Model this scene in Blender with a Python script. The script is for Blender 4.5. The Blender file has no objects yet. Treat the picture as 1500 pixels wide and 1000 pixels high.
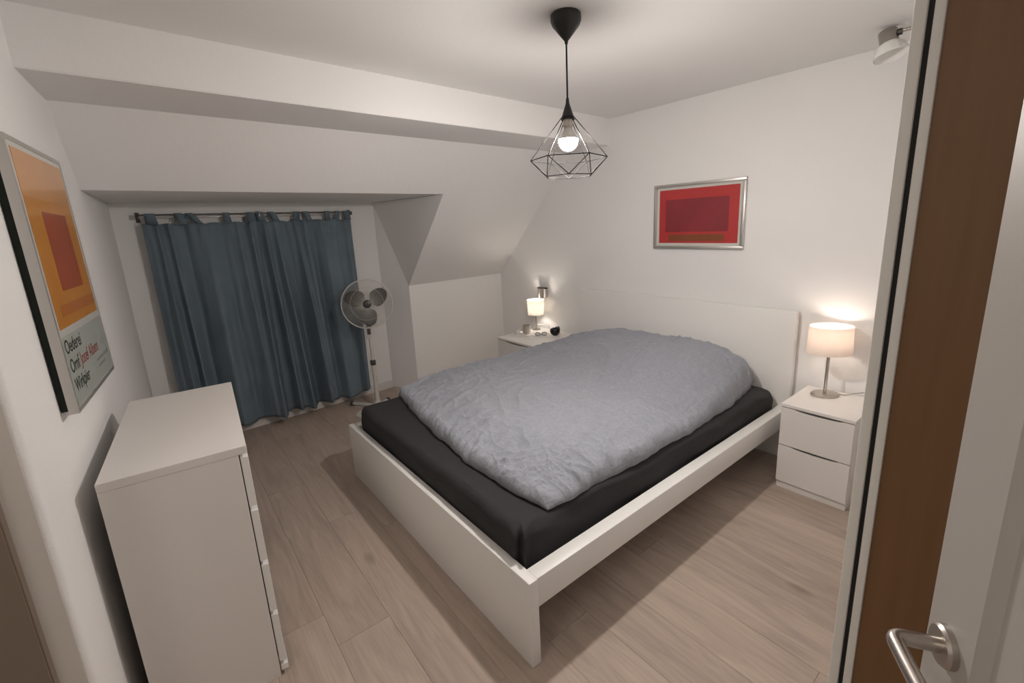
import bpy, bmesh, math, random
from mathutils import Vector, Matrix, noise
random.seed(4)
S = bpy.context.scene
COL = S.collection
T = math.tan; RAD = math.radians

# ------------------------------------------------------------------ camera
CAM = Vector((0.29522, -1.46598, 1.60121))
Fv = Vector((0.605554, 0.765312, -0.218178)); Rv = Vector((0.777259, -0.627623, -0.044255)); Uv = Vector((0.170802, 0.142782, 0.974905))
cd = bpy.data.cameras.new('camera'); cam = bpy.data.objects.new('camera', cd); COL.objects.link(cam)
m = Matrix((Rv, Uv, -Fv)).transposed().to_4x4(); m.translation = CAM; cam.matrix_world = m
cd.sensor_width = 36; cd.sensor_fit = 'HORIZONTAL'; cd.lens = 666.22 / 1500 * 36
cd.shift_x = -12.2 / 1500; cd.shift_y = -23.38 / 1500; cd.clip_start = 0.02
S.camera = cam

# ------------------------------------------------------------------ world, exposure
w = bpy.data.worlds.new('world'); S.world = w; w.use_nodes = True
w.node_tree.nodes['Background'].inputs[0].default_value = (0.5, 0.5, 0.55, 1)
w.node_tree.nodes['Background'].inputs[1].default_value = 0.02
S.view_settings.view_transform = 'Standard'; S.view_settings.look = 'None'
S.view_settings.gamma = 1; S.view_settings.use_curve_mapping = False
S.view_settings.exposure = 0.0
BULB = 860.0          # radiance of the pendant bulb
SHADE_BULB_S = 75.0; SHADE_BULB_N = 150.0
HALL_FILL = 7.5
L = bpy.data.lights.new('hall_fill', 'AREA'); L.energy = HALL_FILL; L.size = 0.5; L.color = (1, .90, .80); L.shape = 'DISK'  # unseen fill light added in the hall to lift surfaces facing the camera
lo = bpy.data.objects.new('hall_fill', L); COL.objects.link(lo); lo.location = (-0.75, -1.1, 2.37)

# ------------------------------------------------------------------ materials
def srgb(r, g, b):
    f = lambda c: c / 12.92 if c <= 0.04045 else ((c + 0.055) / 1.055) ** 2.4
    return (f(r / 255), f(g / 255), f(b / 255), 1)
def mat(name, col, rough=.5, metal=0, bump=None, var=None, spec=.5, coat=0, trans=0, emit=None, sub=None):
    M = bpy.data.materials.new(name); M.use_nodes = True; nt = M.node_tree; N = nt.nodes; K = nt.links
    b = N['Principled BSDF']; b.inputs['Base Color'].default_value = col; b.inputs['Roughness'].default_value = rough
    b.inputs['Metallic'].default_value = metal; b.inputs['Specular IOR Level'].default_value = spec
    b.inputs['Coat Weight'].default_value = coat; b.inputs['Transmission Weight'].default_value = trans
    if emit: b.inputs['Emission Color'].default_value = emit[0]; b.inputs['Emission Strength'].default_value = emit[1]
    tc = N.new('ShaderNodeTexCoord')
    if bump:                                     # list of (scale, strength)
        prev = None
        for sc, st in bump:
            n = N.new('ShaderNodeTexNoise'); n.inputs['Scale'].default_value = sc; n.inputs['Detail'].default_value = 4
            K.new(tc.outputs['Object'], n.inputs['Vector'])
            bp = N.new('ShaderNodeBump'); bp.inputs['Strength'].default_value = st; bp.inputs['Distance'].default_value = .01
            K.new(n.outputs[0], bp.inputs['Height'])
            if prev: K.new(prev.outputs[0], bp.inputs['Normal'])
            prev = bp
        K.new(prev.outputs[0], b.inputs['Normal'])
    if var:                                      # (scale, amount) mottling
        n = N.new('ShaderNodeTexNoise'); n.inputs['Scale'].default_value = var[0]; n.inputs['Detail'].default_value = 5
        K.new(tc.outputs['Object'], n.inputs['Vector'])
        mr = N.new('ShaderNodeMapRange'); mr.inputs['From Min'].default_value = .3; mr.inputs['From Max'].default_value = .7
        mr.inputs['To Min'].default_value = 1 - var[1]; mr.inputs['To Max'].default_value = 1 + var[1]
        K.new(n.outputs[0], mr.inputs['Value'])
        hs = N.new('ShaderNodeHueSaturation'); hs.inputs['Color'].default_value = col
        K.new(mr.outputs[0], hs.inputs['Value']); K.new(hs.outputs[0], b.inputs['Base Color'])
    return M
M = {}
M['wall'] = mat('wall_plaster', (.89, .88, .868, 1), .9, bump=[(140, .10), (28, .10)], var=(1.3, .015), spec=.15)
M['ceiling'] = mat('ceiling_paint', (.84, .83, .815, 1), .9, bump=[(90, .06)], spec=.15)
M['lacquer'] = mat('white_lacquer', (.88, .87, .845, 1), .38, bump=[(300, .01)], spec=.4)
M['foil'] = mat('white_foil', (.83, .80, .77, 1), .5, bump=[(300, .015)], spec=.35)
M['knee_white'] = mat('knee_wall_white', (.95, .94, .925, 1), .7, bump=[(140, .06)])  # knee wall only, lighter than the wall plaster
M['skirting'] = mat('skirting_paint', (.74, .72, .69, 1), .45)
M['gap'] = mat('dark_gap', (.03, .027, .024, 1), .9)
M['recess'] = mat('grey_recess', (.16, .15, .14, 1), .6)
M['underlay'] = mat('floor_underlay', (.20, .15, .12, 1), .9)
M['hallwood'] = mat('dark_stained_frame', (.22, .17, .13, 1), .6)
M['black'] = mat('black_plastic', (.006, .006, .006, 1), .42)
M['wire'] = mat('black_wire', (.004, .004, .004, 1), .6, spec=.12)
M['cord'] = mat('black_textile_cord', (.01, .01, .01, 1), .8)
M['nickel'] = mat('brushed_nickel', (.55, .51, .47, 1), .32, 1)
M['chrome'] = mat('polished_steel', (.72, .70, .67, 1), .14, 1)
M['tin'] = mat('tin_metal', (.52, .48, .43, 1), .36, .85)
M['alu'] = mat('aluminium_frame', (.62, .60, .57, 1), .35, .8)
M['steel_frame'] = mat('grey_painted_steel', (.90, .89, .85, 1), .5)
M['rubber'] = mat('black_rubber', (.008, .008, .008, 1), .7)
M['door'] = mat('door_paint', (.50, .475, .44, 1), .45)
M['fan_plastic'] = mat('white_plastic', (.68, .65, .60, 1), .4)
M['blade'] = mat('smoky_blade', (.055, .052, .050, 1), .35)
M['dark_plastic'] = mat('dark_grey_plastic', (.06, .06, .06, 1), .5)
M['paper'] = mat('paper_margin', (.66, .65, .60, 1), .35, coat=.5)
M['poster_foot'] = mat('pale_green_print', (.52, .55, .49, 1), .3, coat=.5)
M['board'] = mat('dark_green_backing', (.012, .02, .015, 1), .8)
M['ink'] = mat('dark_green_ink', (.03, .04, .035, 1), .6)
M['redink'] = mat('dull_red_ink', (.30, .09, .08, 1), .6)
M['greyink'] = mat('grey_ink', (.25, .27, .24, 1), .6)
M['sheet'] = mat('black_jersey_sheet', (.040, .0395, .0415, 1), .8, bump=[(60, .10), (900, .25)], spec=.25)
M['ceramic_black'] = mat('black_ceramic', (.006, .006, .006, 1), .18)
M['cable'] = mat('grey_cable', (.42, .39, .36, 1), .5)
M['whitecable'] = mat('white_cable', (.7, .68, .64, 1), .5)
M['frosted'] = mat('frosted_glass', (.80, .79, .77, 1), .35, trans=.35)
M['darkmetal'] = mat('dark_metal', (.10, .095, .09, 1), .35, .8)

def node_curtain():
    M_ = mat('teal_cotton', srgb(114, 129, 139), .88, bump=[(700, .2), (40, .06)], var=(6, .07), spec=.2)
    return M_
M['curtain'] = node_curtain()

def node_duvet():
    M_ = bpy.data.materials.new('grey_duvet_cotton'); M_.use_nodes = True; N = M_.node_tree.nodes; K = M_.node_tree.links; b = N['Principled BSDF']
    b.inputs['Roughness'].default_value = .85; b.inputs['Specular IOR Level'].default_value = .25
    b.inputs['Sheen Weight'].default_value = .15
    tc = N.new('ShaderNodeTexCoord')
    n1 = N.new('ShaderNodeTexNoise'); n1.inputs['Scale'].default_value = 30; n1.inputs['Detail'].default_value = 6; n1.inputs['Distortion'].default_value = 2.2
    K.new(tc.outputs['Object'], n1.inputs['Vector'])
    cr = N.new('ShaderNodeValToRGB'); cr.color_ramp.elements[0].position = .38; cr.color_ramp.elements[1].position = .64
    cr.color_ramp.elements[0].color = (.295, .312, .355, 1); cr.color_ramp.elements[1].color = (.335, .353, .398, 1)
    K.new(n1.outputs[0], cr.inputs[0]); K.new(cr.outputs[0], b.inputs['Base Color'])
    prev = None
    for sc, st, ds in ((7, .30, 1.2), (24, .22, 2.0), (70, .10, 1.)):
        n = N.new('ShaderNodeTexNoise'); n.inputs['Scale'].default_value = sc; n.inputs['Detail'].default_value = 5; n.inputs['Distortion'].default_value = ds
        K.new(tc.outputs['Object'], n.inputs['Vector'])
        bp = N.new('ShaderNodeBump'); bp.inputs['Strength'].default_value = st; bp.inputs['Distance'].default_value = .012
        K.new(n.outputs[0], bp.inputs['Height'])
        if prev: K.new(prev.outputs[0], bp.inputs['Normal'])
        prev = bp
    for sc, st in ((11, .22), (26, .20)):              # crossing creases of crumpled cotton
        n = N.new('ShaderNodeTexNoise'); n.inputs['Scale'].default_value = sc; n.inputs['Detail'].default_value = 2; n.inputs['Distortion'].default_value = .8
        K.new(tc.outputs['Object'], n.inputs['Vector'])
        a1 = N.new('ShaderNodeMath'); a1.operation = 'SUBTRACT'; a1.inputs[1].default_value = .5; K.new(n.outputs[0], a1.inputs[0])
        a2 = N.new('ShaderNodeMath'); a2.operation = 'ABSOLUTE'; K.new(a1.outputs[0], a2.inputs[0])
        a3 = N.new('ShaderNodeMapRange'); a3.inputs['From Max'].default_value = .07; a3.inputs['To Min'].default_value = 1; a3.inputs['To Max'].default_value = 0
        K.new(a2.outputs[0], a3.inputs['Value'])
        bp = N.new('ShaderNodeBump'); bp.inputs['Strength'].default_value = st; bp.inputs['Distance'].default_value = .004
        K.new(a3.outputs[0], bp.inputs['Height']); K.new(prev.outputs[0], bp.inputs['Normal']); prev = bp
    K.new(prev.outputs[0], b.inputs['Normal'])
    return M_
M['duvet'] = node_duvet()

def node_plank(name, base, seed):
    M_ = bpy.data.materials.new(name); M_.use_nodes = True; N = M_.node_tree.nodes; K = M_.node_tree.links; b = N['Principled BSDF']
    tc = N.new('ShaderNodeTexCoord'); oi = N.new('ShaderNodeObjectInfo')
    off = N.new('ShaderNodeVectorMath'); off.operation = 'MULTIPLY_ADD'; off.inputs[1].default_value = (1, 1, 1)
    cx = N.new('ShaderNodeCombineXYZ')
    for i, k in enumerate((37., 91., 13.)):
        mu = N.new('ShaderNodeMath'); mu.operation = 'MULTIPLY'; mu.inputs[1].default_value = k
        K.new(oi.outputs['Random'], mu.inputs[0]); K.new(mu.outputs[0], cx.inputs[i])
    K.new(tc.outputs['Object'], off.inputs[0]); K.new(cx.outputs[0], off.inputs[2])
    mp = N.new('ShaderNodeMapping'); mp.inputs['Scale'].default_value = (9, 1.1, 1); K.new(off.outputs[0], mp.inputs[0])
    n = N.new('ShaderNodeTexNoise'); n.inputs['Scale'].default_value = 1.6; n.inputs['Detail'].default_value = 8; n.inputs['Roughness'].default_value = .62; n.inputs['Distortion'].default_value = 1.1
    K.new(mp.outputs[0], n.inputs['Vector'])
    mp2 = N.new('ShaderNodeMapping'); mp2.inputs['Scale'].default_value = (60, 2.2, 1); K.new(off.outputs[0], mp2.inputs[0])
    n2 = N.new('ShaderNodeTexNoise'); n2.inputs['Scale'].default_value = 2.; n2.inputs['Detail'].default_value = 5; K.new(mp2.outputs[0], n2.inputs['Vector'])
    cr = N.new('ShaderNodeValToRGB'); e = cr.color_ramp.elements
    e[0].position = .30; e[1].position = .68
    e[0].color = tuple(c * .82 for c in base) + (1,); e[1].color = tuple(min(1, c * 1.11) for c in base) + (1,)
    K.new(n.outputs[0], cr.inputs[0])
    mx = N.new('ShaderNodeMix'); mx.data_type = 'RGBA'; mx.blend_type = 'MULTIPLY'; mx.inputs[0].default_value = 1
    mr = N.new('ShaderNodeMapRange'); mr.inputs['From Min'].default_value = .3; mr.inputs['From Max'].default_value = .7; mr.inputs['To Min'].default_value = .93; mr.inputs['To Max'].default_value = 1.05
    K.new(n2.outputs[0], mr.inputs['Value']); K.new(cr.outputs[0], mx.inputs[6]); K.new(mr.outputs[0], mx.inputs[7])
    # knots
    vo = N.new('ShaderNodeTexVoronoi'); vo.inputs['Scale'].default_value = 2.4
    mp3 = N.new('ShaderNodeMapping'); mp3.inputs['Scale'].default_value = (1.5, .55, 1); K.new(off.outputs[0], mp3.inputs[0]); K.new(mp3.outputs[0], vo.inputs['Vector'])
    kr = N.new('ShaderNodeMapRange'); kr.inputs['From Min'].default_value = .02; kr.inputs['From Max'].default_value = .10; kr.inputs['To Min'].default_value = .66; kr.inputs['To Max'].default_value = 1
    K.new(vo.outputs['Distance'], kr.inputs['Value'])
    m3 = N.new('ShaderNodeMix'); m3.data_type = 'RGBA'; m3.blend_type = 'MULTIPLY'; m3.inputs[0].default_value = 1
    K.new(mx.outputs[2], m3.inputs[6]); K.new(kr.outputs[0], m3.inputs[7])
    hs = N.new('ShaderNodeHueSaturation'); rr = N.new('ShaderNodeMapRange'); rr.inputs['To Min'].default_value = .93; rr.inputs['To Max'].default_value = 1.07
    K.new(oi.outputs['Random'], rr.inputs['Value']); K.new(rr.outputs[0], hs.inputs['Value']); K.new(m3.outputs[2], hs.inputs['Color'])
    K.new(hs.outputs[0], b.inputs['Base Color'])
    b.inputs['Roughness'].default_value = .55; b.inputs['Specular IOR Level'].default_value = .35
    bp = N.new('ShaderNodeBump'); bp.inputs['Strength'].default_value = .12; bp.inputs['Distance'].default_value = .004
    K.new(n2.outputs[0], bp.inputs['Height']); K.new(bp.outputs[0], b.inputs['Normal'])
    return M_
M['plank'] = node_plank('oak_laminate', (.48, .387, .322), 1)
def node_veneer():
    M_ = mat('brown_veneer', (.17, .085, .035, 1), .5); N = M_.node_tree.nodes; K = M_.node_tree.links
    tc = N.new('ShaderNodeTexCoord'); mp = N.new('ShaderNodeMapping'); mp.inputs['Scale'].default_value = (60, 60, 3)
    n = N.new('ShaderNodeTexNoise'); n.inputs['Scale'].default_value = 1; n.inputs['Detail'].default_value = 4
    K.new(tc.outputs['Object'], mp.inputs[0]); K.new(mp.outputs[0], n.inputs['Vector'])
    cr = N.new('ShaderNodeValToRGB'); cr.color_ramp.elements[0].color = (.185, .092, .036, 1); cr.color_ramp.elements[1].color = (.245, .128, .055, 1)
    K.new(n.outputs[0], cr.inputs[0]); K.new(cr.outputs[0], N['Principled BSDF'].inputs['Base Color']); return M_
M['veneer'] = node_veneer()
def node_shade(name, transl, dif):
    M_ = bpy.data.materials.new(name); M_.use_nodes = True; N = M_.node_tree.nodes; K = M_.node_tree.links
    N.remove(N['Principled BSDF']); o = N['Material Output']
    d = N.new('ShaderNodeBsdfDiffuse'); d.inputs[0].default_value = dif; t = N.new('ShaderNodeBsdfTranslucent'); t.inputs[0].default_value = transl
    a = N.new('ShaderNodeAddShader'); K.new(d.outputs[0], a.inputs[0]); K.new(t.outputs[0], a.inputs[1]); K.new(a.outputs[0], o.inputs[0]); return M_
M['shade_S'] = node_shade('lamp_shade_cloth', (.36, .33, .305, 1), (.48, .46, .44, 1))
M['shade_N'] = node_shade('small_lamp_shade_cloth', (.32, .30, .28, 1), (.50, .51, .49, 1))
def glass_bulb(name, strength, col):
    M_ = bpy.data.materials.new(name); M_.use_nodes = True; N = M_.node_tree.nodes; K = M_.node_tree.links
    N.remove(N['Principled BSDF']); e = N.new('ShaderNodeEmission'); e.inputs[0].default_value = col; e.inputs[1].default_value = strength
    K.new(e.outputs[0], N['Material Output'].inputs[0]); return M_
M['bulb'] = glass_bulb('lit_bulb', BULB, (1, .93, .875, 1))
M['bulb_S'] = glass_bulb('lit_bulb_right_lamp', SHADE_BULB_S, (1, .84, .72, 1))
M['bulb_N'] = glass_bulb('lit_bulb_left_lamp', SHADE_BULB_N, (1, .88, .78, 1))
def printmat(name, col, mottle=.05):
    return mat(name, col, .3, var=(5, mottle), coat=.35)

# ------------------------------------------------------------------ mesh helpers
def obj(name, bm, m_, parent=None, smooth=False, loc=None, rotz=None):
    me = bpy.data.meshes.new(name); bmesh.ops.recalc_face_normals(bm, faces=bm.faces); bm.to_mesh(me); bm.free()
    if isinstance(m_, (list, tuple)):
        for q in m_: me.materials.append(q)
    else: me.materials.append(m_)
    if smooth:
        for p in me.polygons: p.use_smooth = True
        if smooth != 'all': me.set_sharp_from_angle(angle=RAD(38))
    o = bpy.data.objects.new(name, me); COL.objects.link(o)
    if parent: o.parent = parent
    if loc: o.location = loc
    if rotz is not None: o.rotation_euler.z = rotz
    return o
def thing(name, label, cat, loc=(0, 0, 0), rotz=0, group=None):
    o = bpy.data.objects.new(name, None); COL.objects.link(o); o.location = loc; o.rotation_euler.z = rotz
    o['label'] = label; o['category'] = cat; o.empty_display_size = .1
    if group: o['group'] = group
    return o
def tag(o, label, cat, group=None):
    o['label'] = label; o['category'] = cat
    if group: o['group'] = group
    return o
def struct(o): o['kind'] = 'structure'; return o
def add_box(bm, lo_, hi, bev=.0015, seg=1):
    x0, y0, z0 = lo_; x1, y1, z1 = hi
    r = bmesh.ops.create_cube(bm, size=1); vs = r['verts']
    for v in vs:
        v.co = Vector((x0 + (v.co.x + .5) * (x1 - x0), y0 + (v.co.y + .5) * (y1 - y0), z0 + (v.co.z + .5) * (z1 - z0)))
    if bev:
        es = list({e for v in vs for e in v.link_edges})
        bmesh.ops.bevel(bm, geom=es, offset=bev, segments=seg, affect='EDGES', profile=.5)
    return bm
def box(lo_, hi, bev=.0015, seg=1): return add_box(bmesh.new(), lo_, hi, bev, seg)
def add_lathe(bm, prof, n=32, c=(0, 0, 0), sx=1, sy=1, mtx=None, closed=False):
    rings = []
    for r, z in prof:
        if r < 1e-6:
            co = Vector((0, 0, z)); rings.append([co])
        else: rings.append([Vector((r * sx * math.cos(2 * math.pi * k / n), r * sy * math.sin(2 * math.pi * k / n), z)) for k in range(n)])
    R_ = []
    for ring in rings:
        R_.append([bm.verts.new((mtx @ v if mtx else v + Vector(c))) for v in ring])
    pairs = list(zip(R_[:-1], R_[1:]))
    if closed: pairs.append((R_[-1], R_[0]))
    for a, b in pairs:
        for k in range(n):
            if len(a) == 1 and len(b) == 1: continue
            if len(a) == 1: bm.faces.new((a[0], b[k], b[(k + 1) % n]))
            elif len(b) == 1: bm.faces.new((a[k], a[(k + 1) % n], b[0]))
            else: bm.faces.new((a[k], a[(k + 1) % n], b[(k + 1) % n], b[k]))
    if not closed:
        for ring in (R_[0], R_[-1]):
            if len(ring) > 1: bm.faces.new(ring)
    return bm
def lathe(*a, **k): return add_lathe(bmesh.new(), *a, **k)
def add_tube(bm, pts, r, n=8, rr=None, cyc=False):
    pts = [Vector(p) for p in pts]; m_ = len(pts); rings = []; prev = None
    for i, p in enumerate(pts):
        if cyc: t = pts[(i + 1) % m_] - pts[i - 1]
        else: t = (pts[min(i + 1, m_ - 1)] - pts[max(i - 1, 0)])
        t.normalize()
        if prev is None:
            a = Vector((0, 0, 1)) if abs(t.z) < .9 else Vector((1, 0, 0)); u = t.cross(a).normalized()
        else: u = (prev - t * prev.dot(t)).normalized()
        prev = u; v = t.cross(u); q = rr[i] if rr else r
        rings.append([bm.verts.new(p + u * q * math.cos(2 * math.pi * k / n) + v * q * math.sin(2 * math.pi * k / n)) for k in range(n)])
    for i in range(m_ if cyc else m_ - 1):
        a, b = rings[i], rings[(i + 1) % m_]
        for k in range(n): bm.faces.new((a[k], a[(k + 1) % n], b[(k + 1) % n], b[k]))
    if not cyc: bm.faces.new(rings[0]); bm.faces.new(rings[-1])
    return bm
def tube(*a, **k): return add_tube(bmesh.new(), *a, **k)
def smoothpath(P, n=8):
    P = [Vector(p) for p in P]; out = []
    for i in range(len(P) - 1):
        p0, p1, p2, p3 = P[max(i - 1, 0)], P[i], P[i + 1], P[min(i + 2, len(P) - 1)]
        for k in range(n):
            t = k / n; out.append(.5 * ((2 * p1) + (p2 - p0) * t + (2 * p0 - 5 * p1 + 4 * p2 - p3) * t * t + (3 * p1 - p0 - 3 * p2 + p3) * t ** 3))
    out.append(P[-1]); return out
def prism(poly, d):
    """closed polygon of 3D points, extruded by vector d"""
    bm = bmesh.new(); d = Vector(d); a = [bm.verts.new(p) for p in poly]; b = [bm.verts.new(Vector(p) + d) for p in poly]; n = len(poly)
    bm.faces.new(a); bm.faces.new(b[::-1])
    for k in range(n): bm.faces.new((a[k], b[k], b[(k + 1) % n], a[(k + 1) % n]))
    return bm
def bevel_all(bm, off, seg=2):
    bmesh.ops.recalc_face_normals(bm, faces=bm.faces)
    bmesh.ops.bevel(bm, geom=list(bm.edges), offset=off, segments=seg, affect='EDGES'); return bm

# ------------------------------------------------------------------ room
ZC = 2.3996; YB = .9168; ZB = 2.1958; YB2 = 1.3767; YK = 2.5132; ZK = 1.0596; ZD = 1.8578; YD = 1.7118; YW = 2.7807
XD = 2.2005; XD2 = 2.0308; KN = T(RAD(3.8836))
xE = lambda y: 3.3966 - y * T(RAD(.485)); xL = lambda y: y * T(RAD(2.623)); yN = lambda x, y0: y0 + x * KN

fl = struct(obj('floor', box((-1.3, -3.1, -.12), (3.6, 3.2, -.008), 0), M['underlay']))
PW = .2137; x = .61 - 9 * PW; planks = 0
rnd = random.Random(11); cache = {}
while x < 3.45:
    y = -3.0 - rnd.uniform(0, 1.2)
    while y < 3.05:
        Lp = 1.38; y0 = max(y, -3.05); y1 = min(y + Lp, 3.1); x0 = max(x, -1.25); x1 = min(x + PW, 3.5)
        if y1 - y0 > .02 and x1 - x0 > .02:
            key = (round(x1 - x0, 3), round(y1 - y0, 3)); g = .0004
            if key in cache:
                o = bpy.data.objects.new('plank', cache[key]); COL.objects.link(o); o.parent = fl; o.location = (x0, y0, 0)
            else:
                o = obj('plank', box((g, g, -.009), (x1 - x0 - g, y1 - y0 - g, 0), .0007), M['plank'], fl, loc=(x0, y0, 0)); cache[key] = o.data
        y += Lp
    x += PW

ce = struct(obj('ceiling', box((-1.3, -3.1, ZC), (3.6, 1.5, ZC + .1), 0), M['ceiling']))
bm = prism([(-.05, YB - .05 * KN, ZB), (-.05, YB - .05 * KN, ZC + .02), (-.05, YB2 + .1, ZC + .02), (-.05, YB2 - .05 * KN, ZB)], (3.6, 3.6 * KN, 0))
es = [e for e in bm.edges if all(abs(v.co.z - ZB) < 1e-4 and abs(v.co.y - YB - v.co.x * KN) < 1e-3 for v in e.verts)]
bmesh.ops.bevel(bm, geom=es, offset=.004, segments=2, affect='EDGES')
obj('beam', bm, M['wall'], ce, smooth=True)
def sl(x, t): # point on slope: t=0 beam, 1 knee
    return Vector((x, yN(x, YB2 + (YK - YB2) * t), ZB + (ZK - ZB) * t))
td = (YD - YB2) / (YK - YB2); nout = Vector((0, .55, .6))
bm = prism([sl(-.05, -.04), sl(-.05, td), sl(XD, td), sl(XD, 1), sl(3.55, 1), sl(3.55, -.04)], nout * .12)
obj('slope', bm, M['wall'], ce)
# window wall with its dormer recess
wf = struct(obj('wall_back', prism([(-.3, yN(-.3, YW), -.02), (XD2, yN(XD2, YW), -.02), (XD2, yN(XD2, YW), ZD + .1), (-.3, yN(-.3, YW), ZD + .1)], (0, .12, 0)), M['wall']))
a = [(-.05, yN(-.05, YD), ZD), (XD, yN(XD, YD), ZD), (XD2, yN(XD2, YW) + .02, ZD), (-.05, yN(-.05, YW) + .02, ZD)]
obj('dormer_ceiling', prism([Vector(p) + Vector((0, .004, .002)) for p in a], (0, .0, .08)), M['wall'], wf)
bm = bmesh.new()
P1 = (XD, yN(XD, YD), ZD); P2 = (XD, yN(XD, YK), ZK); P3 = (XD, yN(XD, YK), 0); P4 = (XD2, yN(XD2, YW) + .01, 0); P5 = (XD2, yN(XD2, YW) + .01, ZD)
vs = [bm.verts.new(p) for p in (P1, P2, P3, P4, P5)]; vo_ = [bm.verts.new(Vector(p) + Vector((.05, .03, 0))) for p in (P1, P2, P3, P4, P5)]
for g_ in (vs, vo_):
    bm.faces.new((g_[0], g_[1], g_[4])); bm.faces.new((g_[1], g_[2], g_[3], g_[4]))
for k in range(5):
    bm.faces.new((vs[k], vs[(k + 1) % 5], vo_[(k + 1) % 5], vo_[k]))
obj('dormer_cheek', bm, M['wall'], wf)
obj('knee_wall', prism([(XD, yN(XD, YK), -.02), (3.55, yN(3.55, YK), -.02), (3.55, yN(3.55, YK), ZK), (XD, yN(XD, YK), ZK)], (0, .08, 0)), M['knee_white'], wf)
struct(obj('baseboard_back', prism([(xL(2.75) + .005, yN(xL(2.75), YW) - .014, 0), (XD2 - .004, yN(XD2, YW) - .014, 0), (XD2 - .004, yN(XD2, YW) - .014, .075), (xL(2.75) + .005, yN(xL(2.75), YW) - .014, .075)], (0, .012, 0)), M['skirting']))
# wall on the left, with the rounded corner of the doorway reveal
pl = [(xL(3.1), 3.1), (xL(1.5), 1.5), (xL(.02), .02)]
for k in range(7):
    t = k / 6; p0, p1, p2 = Vector((xL(.004), .004)), Vector((0, -.012)), Vector((-.014, -.0165)); q = (1 - t) ** 2 * p0 + 2 * t * (1 - t) * p1 + t * t * p2; pl.append((q.x, q.y))
pl += [(-.26, -.094), (-.26, 3.1)]
struct(obj('wall_left', prism([(a_, b_, -.02) for a_, b_ in pl], (0, 0, ZC + .04)), M['wall'], smooth=True))
M['reveal'] = mat('reveal_shade_tone', (.62, .58, .535, 1), .7)  # darker tone stands in for shade on the doorway reveal
struct(obj('reveal_shade', prism([(-.0138, -.0190, 0), (-.258, -.0960, 0), (-.2575, -.0945, 0), (-.0132, -.0172, 0)], (0, 0, ZC - .001)), M['reveal']))  # thin sheet added over the reveal to carry the painted shade
struct(obj('trim_1', bevel_all(prism([(-.060, -.052, 0), (-.29, -.126, 0), (-.285, -.104, 0), (-.055, -.030, 0)], (0, 0, 2.36)), .003), M['hallwood'], smooth=True))
struct(obj('wall_right', prism([(xE(-1.9), -1.9, -.02), (xE(3.1), 3.1, -.02), (xE(3.1), 3.1, ZC + .02), (xE(-1.9), -1.9, ZC + .02)], (.12, 0, 0)), M['wall']))
struct(obj('wall_front', box((1.262, -1.75, -.02), (3.5, -1.256, ZC + .01), 0), M['wall']))
struct(obj('wall_hall_left', box((-1.3, -3.1, -.02), (-1.2, .1, ZC + .01), 0), M['wall']))
struct(obj('wall_hall_end', box((-1.25, -.02, -.02), (-.24, .1, ZC + .01), 0), M['wall']))
struct(obj('wall_rear', box((-1.25, -3.15, -.02), (1.4, -3.05, ZC + .01), 0), M['wall']))
struct(obj('wall_hall_right', box((1.262, -3.1, -.02), (1.4, -1.76, ZC + .01), 0), M['wall']))
# steel door frame with its black seal, then the brown veneered lining
az = lambda a_: -1.46598 + (1.22 - .29522) * T(RAD(a_))
fr = struct(obj('door_1', box((1.22, az(12.02), 0), (1.258, az(13.0), ZC - .002), .003, 2), M['steel_frame'], smooth=True))
obj('steel_strip', box((1.22, az(10.78), 0), (1.262, az(11.58), ZC - .002), .002, 2), M['steel_frame'], fr, smooth=True)
obj('rubber_seal', box((1.225, az(11.56), .001), (1.258, az(12.04), ZC - .003), 0), M['rubber'], fr)
obj('veneer_lining', box((1.226, -1.752, .001), (1.261, az(10.79), ZC - .003), .0005), M['veneer'], fr)

# open door leaf beside the camera (free edge, recessed panel, lever handle)
D1 = Vector((.903, -1.410, 0)); tdir = Vector((-.85, -.53, 0)).normalized(); ndir = Vector((-tdir.y, tdir.x, 0))
if ndir.x > 0: ndir = -ndir
dl = bpy.data.objects.new('door_2', None); COL.objects.link(dl); dl['kind'] = 'structure'
mw = Matrix((tdir, ndir, Vector((0, 0, 1)))).transposed().to_4x4(); mw.translation = D1; dl.matrix_world = mw
bm = box((0, -.04, .01), (.75, -.0085, 2.02), .001)
obj('leaf', bm, M['door'], dl)
obj('stile', box((0, -.0085, .01), (.0775, 0, 2.02), .001), M['door'], dl)
obj('moulding', prism([(.0776, -.001, .12), (.115, -.030, .12), (.0776, -.030, .12)], (0, 0, 1.8)), M['door'], dl)
obj('door_panel', box((.1155, -.0085, .12), (.72, -.001, 1.92), .001), M['door'], dl)
HZ = 1.154; HX = .040
hd = obj('lever_handle', lathe([(0, 0), (.0215, 0), (.0215, .006), (.019, .009), (.0, .009)], 32, mtx=Matrix.Translation((HX, 0, HZ)) @ Matrix.Rotation(-math.pi / 2, 4, 'X')), M['nickel'], dl, smooth=True)
pts = smoothpath([(HX, .004, HZ), (HX, .03, HZ), (HX, .040, HZ), (HX + .005, .047, HZ), (HX + .02, .048, HZ), (HX + .09, .047, HZ), (HX + .125, .046, HZ)], 5)
obj('lever', tube(pts, .0078, 14), M['nickel'], hd, smooth=True)

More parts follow.
